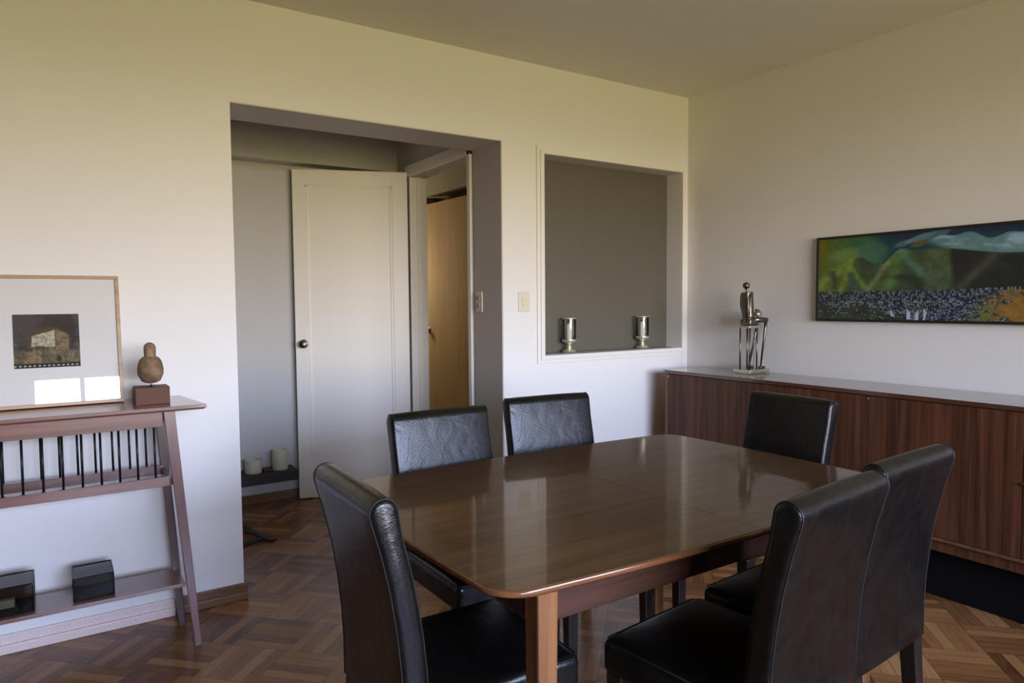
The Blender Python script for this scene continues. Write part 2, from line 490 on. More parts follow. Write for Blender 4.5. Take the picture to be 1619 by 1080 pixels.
# niche: casing, grey back panel, metal sill
bm = bmesh.new()
cw = 0.047
def casing(y0, y1, w, bev):
    box(bm, (NX0-w, y0, NZ0-w), (NX0, y1, NZ1+w), bev)
    box(bm, (NX1, y0, NZ0-w), (min(NX1+w, -.004), y1, NZ1+w), bev)
    box(bm, (NX0-.001, y0, NZ1), (NX1+.001, y1, NZ1+w), bev)
    box(bm, (NX0-.001, y0, NZ0-w), (NX1+.001, y1, NZ0), bev)
casing(-.010, 0.0, cw, .002)
casing(-.019, -.009, cw*.55, .003)
S('trim_4', bm, WHITE)
bm = bmesh.new(); box(bm, (NX0, ND, NZ0), (NX1, ND+.012, NZ1)); S('wall_niche', bm, NICHE)
bm = bmesh.new(); box(bm, (NX0+.001, .02, NZ0), (NX1-.06, ND, NZ0+.006), .001); S('trim_5', bm, STEEL)

# ------------------------------------------------------------------ hallway door
hinge = (-1.480, 1.194); free = (-2.187, 1.475)
ang = math.atan2(free[1]-hinge[1], free[0]-hinge[0])
LW = math.hypot(free[0]-hinge[0], free[1]-hinge[1])
d1 = empty('door_1', (hinge[0], hinge[1], 0.006), ang); tag(d1, kind='structure')
# local: x along the leaf from hinge to latch, y normal.  viewer side is +y locally (rotated ~158 deg)
LH = 2.222
bm = bmesh.new()
st, rl, tp = 0.105, 0.30, 0.10
t = 0.036
box(bm, (0, -t/2, 0), (st, t/2, LH), .002); box(bm, (LW-.082, -t/2, 0), (LW, t/2, LH), .002)
box(bm, (st, -t/2, 0), (LW-.082, t/2, rl), 0); box(bm, (st, -t/2, LH-tp), (LW-.082, t/2, LH), 0)
mesh_obj('leaf', bm, DOORP, d1)
bm = bmesh.new(); box(bm, (st-.002, -.010, rl-.002), (LW-.08, .010, LH-tp+.002)); pnl = mesh_obj('panel', bm, DOORP, d1)
for s in (-1, 1):
    bm = bmesh.new()
    y0, y1 = s*.009, s*(t/2-.002)
    a = (st, LW-.082, rl, LH-tp); w = .018
    box(bm, (a[0], y0, a[2]), (a[0]+w, y1, a[3]), .003); box(bm, (a[1]-w, y0, a[2]), (a[1], y1, a[3]), .003)
    box(bm, (a[0], y0, a[2]), (a[1], y1, a[2]+w), .003); box(bm, (a[0], y0, a[3]-w), (a[1], y1, a[3]), .003)
    mesh_obj('panel_moulding', bm, DOORP, d1)
def knob(parent, x, z, sgn, mat=BRASS):
    bm = bmesh.new()
    lathe(bm, [(.030, 0), (.030, .004), (.024, .007), (.010, .009), (.009, .030), (.020, .036), (.026, .045), (.024, .055), (.012, .061), (.001, .062)], 24)
    bmesh.ops.rotate(bm, verts=bm.verts[:], cent=(0,0,0), matrix=Matrix.Rotation(-sgn*PI/2, 3, 'X'))
    bmesh.ops.translate(bm, verts=bm.verts[:], vec=(x, sgn*t/2, z))
    return mesh_obj('knob', bm, mat, parent, smooth=True, angle=40)
knob(d1, LW-.052, 1.055, 1, BRONZE); knob(d1, LW-.052, 1.055, -1, BRONZE)
bm = bmesh.new(); box(bm, (LW, -.008, 1.01), (LW+.003, .008, 1.10), .001); box(bm, (LW, -.004, 1.045), (LW+.010, .006, 1.065), .002); mesh_obj('latch', bm, BRASS, d1)

# tan door in the room beyond, slightly ajar
d2 = empty('door_2', (-.715, 1.585, .006), math.radians(90+3)); tag(d2, kind='structure')
bm = bmesh.new(); box(bm, (0, -.018, 0), (.86, .018, 2.19), .002); mesh_obj('leaf', bm, TAN, d2)
knob(d2, .715, 1.085, 1)
bm = bmesh.new(); box(bm, (.0, .018, 1.02), (.012, .024, 1.09), .001); mesh_obj('hinge', bm, SILVER, d2)

# ------------------------------------------------------------------ wall switches
def switch(name, loc, rz, label, cat='light switch'):
    s = empty(name, loc, rz)
    tag(s, label, cat)
    return s
s = switch('light_switch', (-1.328, 0, 1.333), 0, 'cream light switch plate on the white wall between the opening and the niche')
bm = bmesh.new(); box(bm, (-.038, -.007, -.057), (.038, 0, .057), .003); mesh_obj('plate', bm, CREAMP, s)
bm = bmesh.new(); box(bm, (-.013, -.012, -.022), (.013, -.006, .022), .002); mesh_obj('rocker', bm, CREAMP, s)
s = switch('light_switch.001', (OPX1-.004, .245, 1.335), -PI/2, 'beige double light switch on the grey jamb of the doorless opening')
bm = bmesh.new(); box(bm, (-.036, -.008, -.060), (.036, 0, .060), .003); mesh_obj('plate', bm, CREAMP, s)
for dz in (-.022, .022):
    bm = bmesh.new(); box(bm, (-.018, -.013, dz-.013), (.012, -.007, dz+.013), .002); mesh_obj('rocker', bm, SWDARK, s)

# ------------------------------------------------------------------ dining table
TC = (-2.10, -1.64); HX, HY = 0.770, 0.540
TZ = 0.76
tb = empty('dining_table', (TC[0], TC[1], 0))
tag(tb, 'dark mahogany extending dining table with rounded corners and six leather chairs around it', 'table')
def outline(side):
    """half of the top, closed along the seam x=0; side=-1 left leaf, +1 right leaf"""
    pts = []
    bx, by = 0.020, 0.036
    r = 0.085
    def ex(v): return HX - bx*(v/HY)**2
    def ey(u): return HY - by*(u/HX)**2
    X, Y = ex(HY-.05), ey(HX-.05)
    for i in range(15): # far edge from seam to corner
        u = (X-r)*i/14; pts.append((u, ey(u)))
    for i in range(1, 9):
        a = PI/2 - PI/2*i/9
        pts.append((X-r+r*math.cos(a)+ (ex(Y-r)-X)*math.cos(a)*1.0, ey(X-r)-r+r*math.sin(a)))
    for i in range(13):
        v = (ey(X-r)-r)*(1-2*i/12); pts.append((ex(v), v))
    half = pts[:]
    for i in range(1, 9):
        a = -PI/2*i/9
        pts.append((X-r+r*math.cos(a)+(ex(Y-r)-X)*math.cos(a), -(ey(X-r)-r)+r*math.sin(a)))
    for i in range(15):
        u = (X-r)*(1-i/14); pts.append((u, -ey(u)))
    return [(side*(x+0.0009), y) for x, y in pts]
def leaf_mesh(side, prof):
    bm = bmesh.new()
    o = outline(side)
    rings = []
    for ins, z in prof:
        rings.append([(side*.0009 + (x-side*.0009)*(1-ins/HX), y*(1-ins/HY), z) for x, y in o])
    loft(bm, rings)
    return bm
for side in (-1, 1):
    lf = mesh_obj('tabletop_leaf', leaf_mesh(side, [(.020, TZ-.008), (.0055, TZ-.006), (.0055, TZ-.0012), (.0068, TZ)]), TABLE_TOP, tb, smooth=True, angle=25)
    bm = leaf_mesh(side, [(.03, TZ-.024), (.018, TZ-.024), (.013, TZ-.019), (.012, TZ-.0155), (.002, TZ-.0140), (0, TZ-.012), (0, TZ-.005), (.001, TZ-.0025), (.0052, TZ-.0012), (.0054, TZ-.010)])
    mesh_obj('edge_moulding', bm, TABLE_EDGE, lf, smooth=True, angle=50)
LX, LY = 0.612, 0.440
for sx in (-1, 1):
    for sy in (-1, 1):
        bm = bmesh.new()
        bar(bm, (sx*LX, sy*LY, TZ-.024), (sx*(LX+.003), sy*(LY+.003), 0), .054, .054, .042, .042, .005)
        mesh_obj('leg', bm, TABLE_LEG, tb)
for sy in (-1, 1):
    bm = bmesh.new(); box(bm, (-LX+.02, sy*LY, TZ-.105), (LX-.02, sy*(LY+.024), TZ-.024), .002)
    mesh_obj('apron', bm, TABLE_APRON, tb)
for sx in (-1, 1):
    bm = bmesh.new(); box(bm, (sx*LX, -LY+.02, TZ-.105), (sx*(LX+.024), LY-.02, TZ-.024), .002)
    mesh_obj('apron', bm, TABLE_APRON, tb)

# ------------------------------------------------------------------ chairs
CWD = 0.402
def make_chair():
    root = empty('dining_chair', (0, 0, 0))
    # back profile (y, z): rear line then front line
    rear = [(-.230, .385), (-.230, .48), (-.234, .56), (-.243, .65), (-.257, .74), (-.275, .82), (-.2955, .893)]
    top = []
    cy, cz, rr = -.2660, .904, .031
    lean = math.radians(14)
    for i in range(0, 11):
        a = PI - PI*i/10 + lean*.6
        top.append((cy+rr*math.cos(a), cz+rr*math.sin(a)))
    front = [(-.2245, .84), (-.205, .76), (-.192, .69), (-.182, .62), (-.175, .55), (-.170, .47), (-.168, .385)]
    prof = rear + top + front
    cen = (sum(p[0] for p in prof)/len(prof), 0.65)
    n = len(prof)
    def shrink(d):
        out = []
        for i in range(n):
            p0 = Vector(prof[i-1]); p1 = Vector(prof[i]); p2 = Vector(prof[(i+1) % n])
            tt = (p2-p0).normalized(); nn = Vector((tt.y, -tt.x))
            out.append(p1 + nn*d)
        return out
    bm = bmesh.new()
    rings = []
    hw = CWD/2
    xs = [(-hw, .013), (-hw+.0015, .008), (-hw+.004, .0038), (-hw+.008, .001), (-hw+.014, 0)]
    xs += [(-hw+.014+(CWD-.028)*i/8, -.0022*math.sin(PI*i/8)**.5) for i in range(1, 8)]
    xs += [(-x, d) for x, d in xs[4::-1]]
    for x, d in xs:
        q = shrink(d)
        rings.append([(x, p.x, p.y) for p in q])
    loft(bm, rings)
    back = mesh_obj('backrest', bm, LEATHER, root, smooth=True, angle=60)
    for s_ in (-1, 1):
        bm = bmesh.new()
        q = shrink(.0008)
        tube(bm, [(s_*(hw-.0075), p.x, p.y) for p in q], .0019, 6, closed=True)
        mesh_obj('seam', bm, THREAD, back, smooth=True)
    # seat
    bm = bmesh.new()
    def puff(P):
        u = P.x/(CWD/2); v = P.y/.2
        k = max(0, 1-u*u)*max(0, 1-v*v)
        if P.z > 0: P.z += .014*k**.7
        return P
    rounded_box(bm, (CWD, .405, .088), .020, puff, 10, 4, (0, .0275, .431))
    st_ = mesh_obj('seat', bm, LEATHER, root, smooth=True)
    bm = bmesh.new()
    x, y0, y1, z = CWD/2-.004, -.16, .228, .4705
    tube(bm, [(-x, y0, z), (-x, y1-.02, z), (-x+.02, y1, z), (x-.02, y1, z), (x, y1-.02, z), (x, y0, z)], .002, 6)
    mesh_obj('seam', bm, THREAD, st_, smooth=True)
    for sx in (-1, 1):
        bm = bmesh.new(); bar(bm, (sx*(hw-.030), .195, .392), (sx*(hw-.030), .198, 0), .048, .048, .036, .036, .003)
        mesh_obj('leg', bm, DARKWOOD, root)
        bm = bmesh.new(); bar(bm, (sx*(hw-.030), -.203, .392), (sx*(hw-.030), -.232, 0), .048, .045, .036, .034, .003)
        mesh_obj('leg', bm, DARKWOOD, root)
    return root
proto = make_chair()
spots = [
    (-2.742, -1.768, -91.5, 'black leather high-back chair at the left end of the table, nearest the wall console'),
    (-2.370, -1.225, 180, 'black leather chair on the far side of the table in front of the hallway opening'),
    (-1.846, -1.146, 173.5, 'black leather chair on the far side of the table, below the light switch'),
    (-1.268, -1.480, 87, 'black leather chair at the far right end of the table, back to the sideboard'),
    (-2.199, -2.146, 6, 'near-side black leather chair closest to the camera, seen from behind'),
    (-1.747, -2.078, 4, 'near-side black leather chair seen from behind, nearest the sideboard doors'),
]
for i, (x, y, a, lab) in enumerate(spots):
    o = proto if i == 0 else copy_tree(proto)
    o.location = (x, y, 0)
    o.rotation_euler = (0, 0, math.radians(a))
    tag(o, lab, 'chair', 'black leather dining chairs around the table')

# ------------------------------------------------------------------ sideboard
SX, SY0, SY1, SZ = -0.392, -4.02, -0.185, 0.905
sb = empty('sideboard', (0, 0, 0))
tag(sb, 'long dark sapele sideboard with striped veneer doors along the right wall', 'sideboard')
bm = bmesh.new(); box(bm, (SX-.004, SY0-.004, SZ-.020), (-.022, SY1+.004, SZ), .002); mesh_obj('top', bm, SIDE_TOP, sb)
BZ = 0.295
bm = bmesh.new()
box(bm, (SX+.024, SY0+.02, BZ), (-.022, SY1-.02, SZ-.02))
mesh_obj('carcass', bm, SIDE_FRONT, sb)
for y in (SY0, SY1-.020):
    bm = bmesh.new(); box(bm, (SX, y, BZ), (-.022, y+.020, SZ-.020), .0015); mesh_obj('end_panel', bm, SIDE_EDGE, sb)
nd = 6
y1 = SY1-.022; dw = (y1-(SY0+.022))/nd
for i in range(nd):
    a = y1-dw*i
    bm = bmesh.new(); box(bm, (SX+.003, a-dw+.0015, BZ+.003), (SX+.023, a-.0015, SZ-.024), .001)
    d = mesh_obj('door', bm, SIDE_FRONT, sb)
    if i % 2 == 0:
        bm = bmesh.new(); lathe(bm, [(.006, 0), (.006, .006), (.003, .008)], 12)
        bmesh.ops.rotate(bm, verts=bm.verts[:], cent=(0,0,0), matrix=Matrix.Rotation(-PI/2, 3, 'Y'))
        bmesh.ops.translate(bm, verts=bm.verts[:], vec=(SX+.003, a-.008, SZ-.037))
        k = mesh_obj('door_pivot', bm, SILVER, d, smooth=True, angle=40); k['label'] = 'small silvery pivot pin'
    if i in (3,):
        bm = bmesh.new(); box(bm, (SX-.012, a-.075, .598), (SX+.003, a+.0, .606), .002); mesh_obj('handle', bm, BRASS, d)
bm = bmesh.new(); box(bm, (SX+.004, SY0+.01, BZ-.014), (-.022, SY1-.01, BZ), .002); mesh_obj('bottom_rail', bm, SIDE_EDGE, sb)
bm = bmesh.new(); box(bm, (SX+.022, SY0+.05, BZ-.065), (-.06, SY1-.05, BZ-.014), .003); mesh_obj('plinth', bm, SIDE_FRONT, sb)
bm = bmesh.new(); box(bm, (SX+.10, SY0+.08, 0), (-.022, SY1-.08, BZ-.065), .002); mesh_obj('shadow_base', bm, plain('shadow_black', (0.006, 0.005, 0.005), 0.8, spec=0.1), sb)  # near-black box stands in for the deep shade under the sideboard

# ------------------------------------------------------------------ sculpture on the sideboard
sp = empty('metal_sculpture', (-.120, -.615, SZ))
tag(sp, 'welded metal figure seated on a stool, on a square plate, standing on the sideboard', 'sculpture')
bm = bmesh.new(); box(bm, (-.090, -.060, .004), (.086, .060, .024), .002); box(bm, (-.075, -.045, 0), (.07, .045, .005))
mesh_obj('base_plate', bm, SILVER, sp)
# figure faces +x; seat at z 0.32
bm = bmesh.new(); 
for k in range(1): lathe(bm, [(.001, -.021), (.012, -.017), (.019, -.008), (.021, 0), (.019, .009), (.012, .017), (.001, .021)], 18, (-.058, 0, .512))
mesh_obj('head', bm, BRONZE, sp, smooth=True)
bm = bmesh.new(); tube(bm, [(-.056, 0, .47), (-.058, 0, .495)], .004, 8)
mesh_obj('neck', bm, BRONZE, sp, smooth=True)
bm = bmesh.new(); lathe(bm, [(.028, 0), (.034, .002), (.034, .172), (.033, .176), (.010, .178)], 28)
bmesh.ops.rotate(bm, verts=bm.verts[:], cent=(0,0,0), matrix=Matrix.Rotation(-.09, 3, 'Y'))
bmesh.ops.translate(bm, verts=bm.verts[:], vec=(-.035, 0, .298))
mesh_obj('torso', bm, BRONZE, sp, smooth=True, angle=40)
for s_ in (-1, 1):
    bm = bmesh.new()
    tube(bm, [(-.066, s_*.034, .465), (-.090, s_*.050, .40), (-.094, s_*.052, .330), (-.05, s_*.05, .322), (.045, s_*.02, .345)] if s_ == -1 else [(-.06, .034, .46), (-.03, .06, .40), (-.01, .062, .345), (.05, .02, .348)], .0045, 8)
    mesh_obj('arm', bm, BRONZE, sp, smooth=True)
bm = bmesh.new(); rounded_box(bm, (.072, .074, .036), .008, None, 3, 2, (-.030, 0, .300)); mesh_obj('hips', bm, BRONZE, sp, smooth=True)
for s_ in (-1, 1):
    bm = bmesh.new()
    tube(bm, [(-.02, s_*.022, .312), (.035, s_*.026, .312), (.092, s_*.030, .310)], .016, 10, radii=[.019, .018, .014])
    mesh_obj('thigh', bm, BRONZE, sp, smooth=True)
    bm = bmesh.new()
    dx = -.046 if s_ == -1 else -.075
    tube(bm, [(.088, s_*.030, .312), (.080, s_*.030, .26), (.088+dx, s_*.030, .036)], .006, 8, radii=[.009, .0085, .0045])
    mesh_obj('shin', bm, BRONZE, sp, smooth=True)
    bm = bmesh.new(); rounded_box(bm, (.048, .020, .014), .005, None, 2, 2, (.088+dx+.010, s_*.030, .031)); mesh_obj('foot', bm, BRONZE, sp, smooth=True)
bm = bmesh.new(); lathe(bm, [(.004, 0), (.030, .002), (.034, .010), (.030, .020), (.010, .026), (.002, .027)], 20, (.040, 0, .335)); mesh_obj('hand_drum', bm, SILVER, sp, smooth=True)
bm = bmesh.new(); tube(bm, [(.018, -.02, .355), (.030, 0, .370), (.058, .004, .368), (.066, -.01, .352)], .006, 8); mesh_obj('hands', bm, BRONZE, sp, smooth=True)
bm = bmesh.new()
box(bm, (-.073, -.040, .264), (.010, .040, .280), .003)
mesh_obj('stool_seat', bm, SILVER, sp)
for x, y in ((-.064, -.034), (-.064, .034), (.000, -.034), (.000, .034)):
    bm = bmesh.new(); tube(bm, [(x, y, .268), (x, y, .022)], .0048, 8); mesh_obj('stool_leg', bm, BRONZE, sp, smooth=True)
bm = bmesh.new(); tube(bm, [(.058, .03, .30), (.064, .036, .022)], .0014, 6); mesh_obj('prop_rod', bm, SILVER, sp, smooth=True)

# ------------------------------------------------------------------ landscape painting (right wall)
def vnoise(x, y, seed=0):
    x = np.asarray(x, float); y = np.asarray(y, float)
    xi = np.floor(x); yi = np.floor(y); xf = x-xi; yf = y-yi
    def h(a, b_):
        v = np.sin(a*127.1 + b_*311.7 + seed*74.7)*43758.5453
        return v-np.floor(v)
    u = xf*xf*(3-2*xf); w = yf*yf*(3-2*yf)
    return (h(xi, yi)*(1-u)+h(xi+1, yi)*u)*(1-w)+(h(xi, yi+1)*(1-u)+h(xi+1, yi+1)*u)*w
def fbm(x, y, seed=0, o=4):
    s_ = 0; a = .5
    for i in range(o):
        s_ = s_+a*vnoise(x*2**i, y*2**i, seed+i); a *= .5
    return s_
def mixc(c, col, m):
    m = np.clip(m, 0, 1)[..., None]
    return c*(1-m)+np.array(col)*m
def sm(e0, e1, x):
    t_ = np.clip((x-e0)/(e1-e0), 0, 1); return t_*t_*(3-2*t_)
def painted_grid(name, w, h, nu, nv, fn, mat, parent):
    """flat sheet in local x (0..w), z (0..h); colours come from fn(u, v) in sRGB 0..1"""
    U, V = np.meshgrid(np.linspace(0, 1, nu), np.linspace(0, 1, nv))
    C_ = fn(U, V)
    C_ = np.clip(C_, 0, 1)**2.2
    verts = np.stack([U*w, np.zeros_like(U), V*h], -1).reshape(-1, 3)
    idx = np.arange(nu*nv).reshape(nv, nu)
    faces = np.stack([idx[:-1, :-1], idx[:-1, 1:], idx[1:, 1:], idx[1:, :-1]], -1).reshape(-1, 4)
    me = bpy.data.meshes.new(name)
    me.from_pydata(verts.tolist(), [], faces.tolist())
    at = me.color_attributes.new('paint', 'FLOAT_COLOR', 'POINT')
    rgba = np.ones((nu*nv, 4), np.float32); rgba[:, :3] = C_.reshape(-1, 3)
    at.data.foreach_set('color', rgba.ravel())
    me.materials.append(mat)
    o = bpy.data.objects.new(name, me); COL.objects.link(o); o.parent = parent
    return o
def landscape(U, V):
    # u measured so that 1.0 is the part of the canvas 0.96 m from its left edge
    u = U*1.62; v = V
    n = fbm(u*7, v*5, 3); n2 = fbm(u*22, v*14, 9)
    c = np.zeros(u.shape+(3,))
    c[:] = (.36, .40, .10)
    c = mixc(c, (.20, .40, .22), sm(.08, .30, u+.1*n))
    c = mixc(c, (.10, .24, .30), sm(.30, .46, u+.06*n+.05*(v-.8)))
    c = mixc(c, (.10, .17, .25), sm(.86, 1.0, v+.05*n)*sm(.3, .5, u))
    c = mixc(c, (.44, .40, .06), (1-sm(.0, .06, u))*sm(.6, .8, v))
    # pale green hill-like cloud on the left
    d = ((u-.17)/.15)**2+((v-.78)/.13)**2
    c = mixc(c, (.42, .52, .26), (1-sm(.5, 1.15, d+.5*n))*.85)
    d = ((u-.31)/.10)**2+((v-.80)/.17)**2
    c = mixc(c, (.24, .42, .34), (1-sm(.4, 1.2, d+.3*n))*.8)
    # wispy clouds
    for (a, b_, ra, rb, col) in ((.48, .88, .05, .035, (.30, .46, .48)), (.56, .93, .08, .035, (.38, .54, .60)), (.64, .95, .07, .05, (.30, .42, .52))):
        d = ((u-a)/ra)**2+((v-b_-(u-a)*.6)/rb)**2
        c = mixc(c, col, (1-sm(.4, 1.2, d+.6*(n-.5)))*.8)
    # mountains: back ridge
    def piece(xs, ys, x): return np.interp(x, xs, ys)
    ridge = piece([0, .10, .20, .27, .33, .38, .44, .47, .52, .60, .70, 1.0, 1.3, 1.7], [.60, .68, .76, .74, .66, .66, .80, .83, .80, .80, .80, .76, .72, .60], u)+.018*(n2-.5)
    mt = sm(-.006, .010, ridge-v)
    rockc = np.zeros_like(c); rockc[:] = (.20, .26, .16)
    rockc = mixc(rockc, (.34, .42, .12), (1-sm(.06, .30, u))*.8)
    # folds: light spurs and dark hollows
    for (x0, y0, x1, y1, w_, col, k) in ((.20, .76, .02, .42, .035, (.44, .48, .18), .8), (.20, .76, .14, .40, .02, (.42, .50, .14), .8), (.16, .72, .27, .42, .022, (.36, .50, .18), .8), (.28, .72, .38, .50, .04, (.20, .25, .20), .8),
                                   (.46, .83, .30, .36, .022, (.42, .46, .28), .9), (.46, .80, .40, .38, .035, (.28, .42, .18), .9), (.47, .82, .55, .55, .022, (.24, .40, .30), .9), (.52, .64, .66, .38, .025, (.28, .38, .34), .9), (.49, .50, .58, .38, .05, (.13, .17, .14), .9),
                                   (.42, .62, .36, .40, .03, (.24, .26, .14), .7), (.09, .58, .10, .42, .02, (.20, .24, .20), .8), (.19, .55, .21, .42, .025, (.20, .25, .26), .8)):
        tt = np.clip((y0-v)/(y0-y1), -.05, 1.05)
        xc = x0+(x1-x0)*tt+.012*(n-.5)*4
        m = np.exp(-((u-xc)/w_)**2)*(v < y0+.02)*(v > y1-.06)
        rockc = mixc(rockc, col, m*k)
    rockc = mixc(rockc, (.25, .30, .20), (sm(.56, .62, u)*(1-sm(.70, .72, u)))*.8)
    rockc = mixc(rockc, (.12, .13, .12), sm(.695+.05*(.8-v), .72+.05*(.8-v), u))
    tt = (v-.38)/(.74-.38); m = np.exp(-((u-(.76+.17*tt))/.03)**2)*(v < .74)
    rockc = mixc(rockc, (.24, .25, .20), m*.8)
    tt = (v-.38)/(.74-.38); m = np.exp(-((u-(1.12+.12*tt))/.05)**2)*(v < .74)
    rockc = mixc(rockc, (.22, .28, .18), m*.8)
    rockc = rockc*(.92+.34*n2+.26*np.abs(2*fbm(u*13+v*5, v*5-u*3, 55)-.95))[..., None]
    c = c*(1-mt[..., None])+rockc*mt[..., None]
    # large cloud bank over the right mountains
    base = .80-.10*sm(.6, 1.0, u)-.0*u
    top_ = .93+.03*np.sin(u*19)+.02*np.sin(u*41)-.02*sm(.9, 1.3, u)
    m = sm(0, .015, v-base)*sm(0, .02, top_-v)*sm(.575, .68, u+(.86-v)*-.9+.02*n)
    cl = np.zeros_like(c); cl[:] = (.34, .50, .52)
    cl = mixc(cl, (.52, .66, .74), sm(.4, .62, fbm(u*9, v*16, 21))*sm(.0, .1, v-base))
    cl = mixc(cl, (.30, .50, .42), (1-sm(.0, .06, v-base))*.6)
    c = c*(1-m[..., None])+cl*m[..., None]
    d = ((u-.565)/.045)**2+((v-.87-.5*(u-.56))/.035)**2
    c = mixc(c, (.40, .36, .12), (1-sm(.3, 1.3, d+1.2*(n2-.5)))*.8)
    # city plain
    cb_ = .345+.02*sm(.7, 1.0, u)+.02*(n2-.5)
    city = sm(-.004, .01, cb_-v)
    base_c = np.zeros_like(c); base_c[:] = (.11, .15, .17)
    base_c = mixc(base_c, (.10, .14, .26), sm(.42, .7, n)*.8)
    row = np.floor(26*(1-np.exp(-v*4.5))/(1-np.exp(-.36*4.5)))          # rows get thinner towards the mountains
    rowf = 26*(1-np.exp(-v*4.5))/(1-np.exp(-.36*4.5))-row
    gx = u*(42+row*2.6)+row*.37
    ix_, iy_ = np.floor(gx), row
    gy = row+rowf
    hh = np.sin(ix_*12.9898+iy_*78.233)*43758.5453; hh = hh-np.floor(hh)
    h2 = np.sin(ix_*39.34+iy_*11.13)*24634.6345; h2 = h2-np.floor(h2)
    lit = (hh > .42)*((gx-ix_) > .22)*((gx-ix_) < .82)*((gy-iy_) > .15)
    colr = np.stack([.42+.30*h2, .48+.26*h2, .48+.28*h2], -1)
    base_c = np.where((lit > 0)[..., None], base_c*.25+colr*.75, base_c)
    # denser white towers low in the middle
    tw = (np.abs(u-.52) < .11)*(v < .15)*(np.sin(u*150) > .1)*(vnoise(u*48, v*3, 5) > .35)*(v < .04+.12*vnoise(u*48, 0*v, 8))
    base_c = np.where((tw > 0)[..., None], np.array([.66, .70, .80]), base_c)
    hill = (v < .17*np.exp(-((u-.25)/.15)**2)) | (v < .22*np.exp(-((u-.0)/.09)**2))
    hc = np.stack([.13+.14*n2, .16+.14*n2, .11+.10*n2], -1)
    base_c = np.where(hill[..., None]*(1-(hh > .8)*(h2 > .5)*1.)[..., None] > 0, hc, base_c)
    og = sm(.80, 1.0, u+.25*(.2-v)+.1*(n-.5))
    orc = np.stack([.40+.25*n2, .26+.22*n2, .10+.06*n2], -1)
    m = og*sm(.45, .55, n2+.1)*(v < .33)
    base_c = base_c*(1-m[..., None])+orc*m[..., None]
    m = np.exp(-((u-.84)/.07)**2)*np.exp(-((v-.05)/.08)**2)*sm(.4, .5, n2)
    base_c = mixc(base_c, (.36, .42, .18), m)
    c = c*(1-city[..., None])+base_c*city[..., None]
    g_ = c.mean(-1, keepdims=True)
    c = g_+(c-g_)*.86+.03
    return c*(.90+.20*fbm(u*60, v*25, 2)[..., None])
PW, PH = 1.56, 0.455
pt = empty('landscape_painting', (-.0, -.965, 1.215), -PI/2)
tag(pt, 'wide framed painting of green mountains above a city, hung on the wall over the sideboard', 'painting')
cv = painted_grid('canvas', PW-.024, PH-.024, 620, 190, landscape, attr_mat('oil_paint', .38, .4), pt)
cv.location = (.012, -.028, .012)
bm = bmesh.new()
fw, fd = .013, .034
box(bm, (0, -fd, 0), (PW, 0, fw), .001); box(bm, (0, -fd, PH-fw), (PW, 0, PH), .001)
box(bm, (0, -fd, fw), (fw, 0, PH-fw), .001); box(bm, (PW-fw, -fd, fw), (PW, 0, PH-fw), .001)
mesh_obj('frame', bm, BLKFRAME, pt)
bm = bmesh.new(); box(bm, (-.001, -.02, 0.002), (0, -.001, PH-.002)); box(bm, (0.002, -.02, -.001), (PW-.002, -.001, 0)); mesh_obj('frame_edge', bm, GOLDEDGE, pt)
bm = bmesh.new(); box(bm, (.013, -.026, .013), (PW-.013, -.002, PH-.013)); mesh_obj('backing_board', bm, BLKFRAME, pt)

# ------------------------------------------------------------------ console on the left
CZ = .945
cs = empty('console_table', (-3.7, -.18, 0))
tag(cs, 'reddish wood console table with splayed legs and thin black spindles against the left wall', 'console table')
X0c, X1c = -4.45+3.7, -3.068+3.7     # local x
def L_(x): return x+3.7
def LYc(y): return y+.18
bm = bmesh.new()
vs = [(L_(-4.45), LYc(-.352)), (L_(-3.068), LYc(-.352)), (L_(-3.118), LYc(-.008)), (L_(-4.40), LYc(-.008))]
rings = []
for ins, z in ((.010, CZ-.020), (0, CZ-.012), (0, CZ-.001), (.001, CZ)):
    cxm = sum(v[0] for v in vs)/4; cym = sum(v[1] for v in vs)/4
    rings.append([(cxm+(x-cxm)*(1-ins/.65), cym+(y-cym)*(1-ins/.17), z) for x, y in vs])
loft(bm, rings); mesh_obj('top', bm, CONS, cs)
def legp(x, y, rear, left=False):
    sgn = -1 if left else 1
    b0 = bmesh.new()
    xt = L_(-3.205) if not left else L_(-4.315)
    if rear: bar(b0, (xt-.004*sgn, LYc(-.085), CZ-.02), (xt+.052*sgn, LYc(-.135), 0), .036, .030, .026, .026, .002)
    else: bar(b0, (xt+.006*sgn, LYc(-.318), CZ-.02), (xt+.078*sgn, LYc(-.352), 0), .040, .028, .026, .026, .002)
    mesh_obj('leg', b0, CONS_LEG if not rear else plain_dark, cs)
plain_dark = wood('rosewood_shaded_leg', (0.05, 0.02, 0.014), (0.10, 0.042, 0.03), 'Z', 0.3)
for lf_ in (False, True):
    for rr_ in (False, True): legp(0, 0, rr_, lf_)
xr, xl = L_(-3.222), L_(-4.30)
for y in (-.330, -.092):
    bm = bmesh.new(); box(bm, (xl, LYc(y), .868), (xr, LYc(y+.015), CZ-.020), .001); mesh_obj('apron', bm, CONS, cs)
xr2, xl2 = L_(-3.205), L_(-4.315)
for y, m_ in ((-.332, CONS), (-.110, CONS)):
    bm = bmesh.new(); box(bm, (xl2, LYc(y-.008), .640), (xr2, LYc(y+.014), .676), .0015); mesh_obj('lower_rail', bm, m_, cs)
for z in (.65, .89):
    for x in (-3.205, -4.315):
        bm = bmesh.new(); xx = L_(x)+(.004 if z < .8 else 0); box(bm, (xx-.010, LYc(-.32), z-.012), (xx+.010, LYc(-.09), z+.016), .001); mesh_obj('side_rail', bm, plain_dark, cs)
x = -3.252
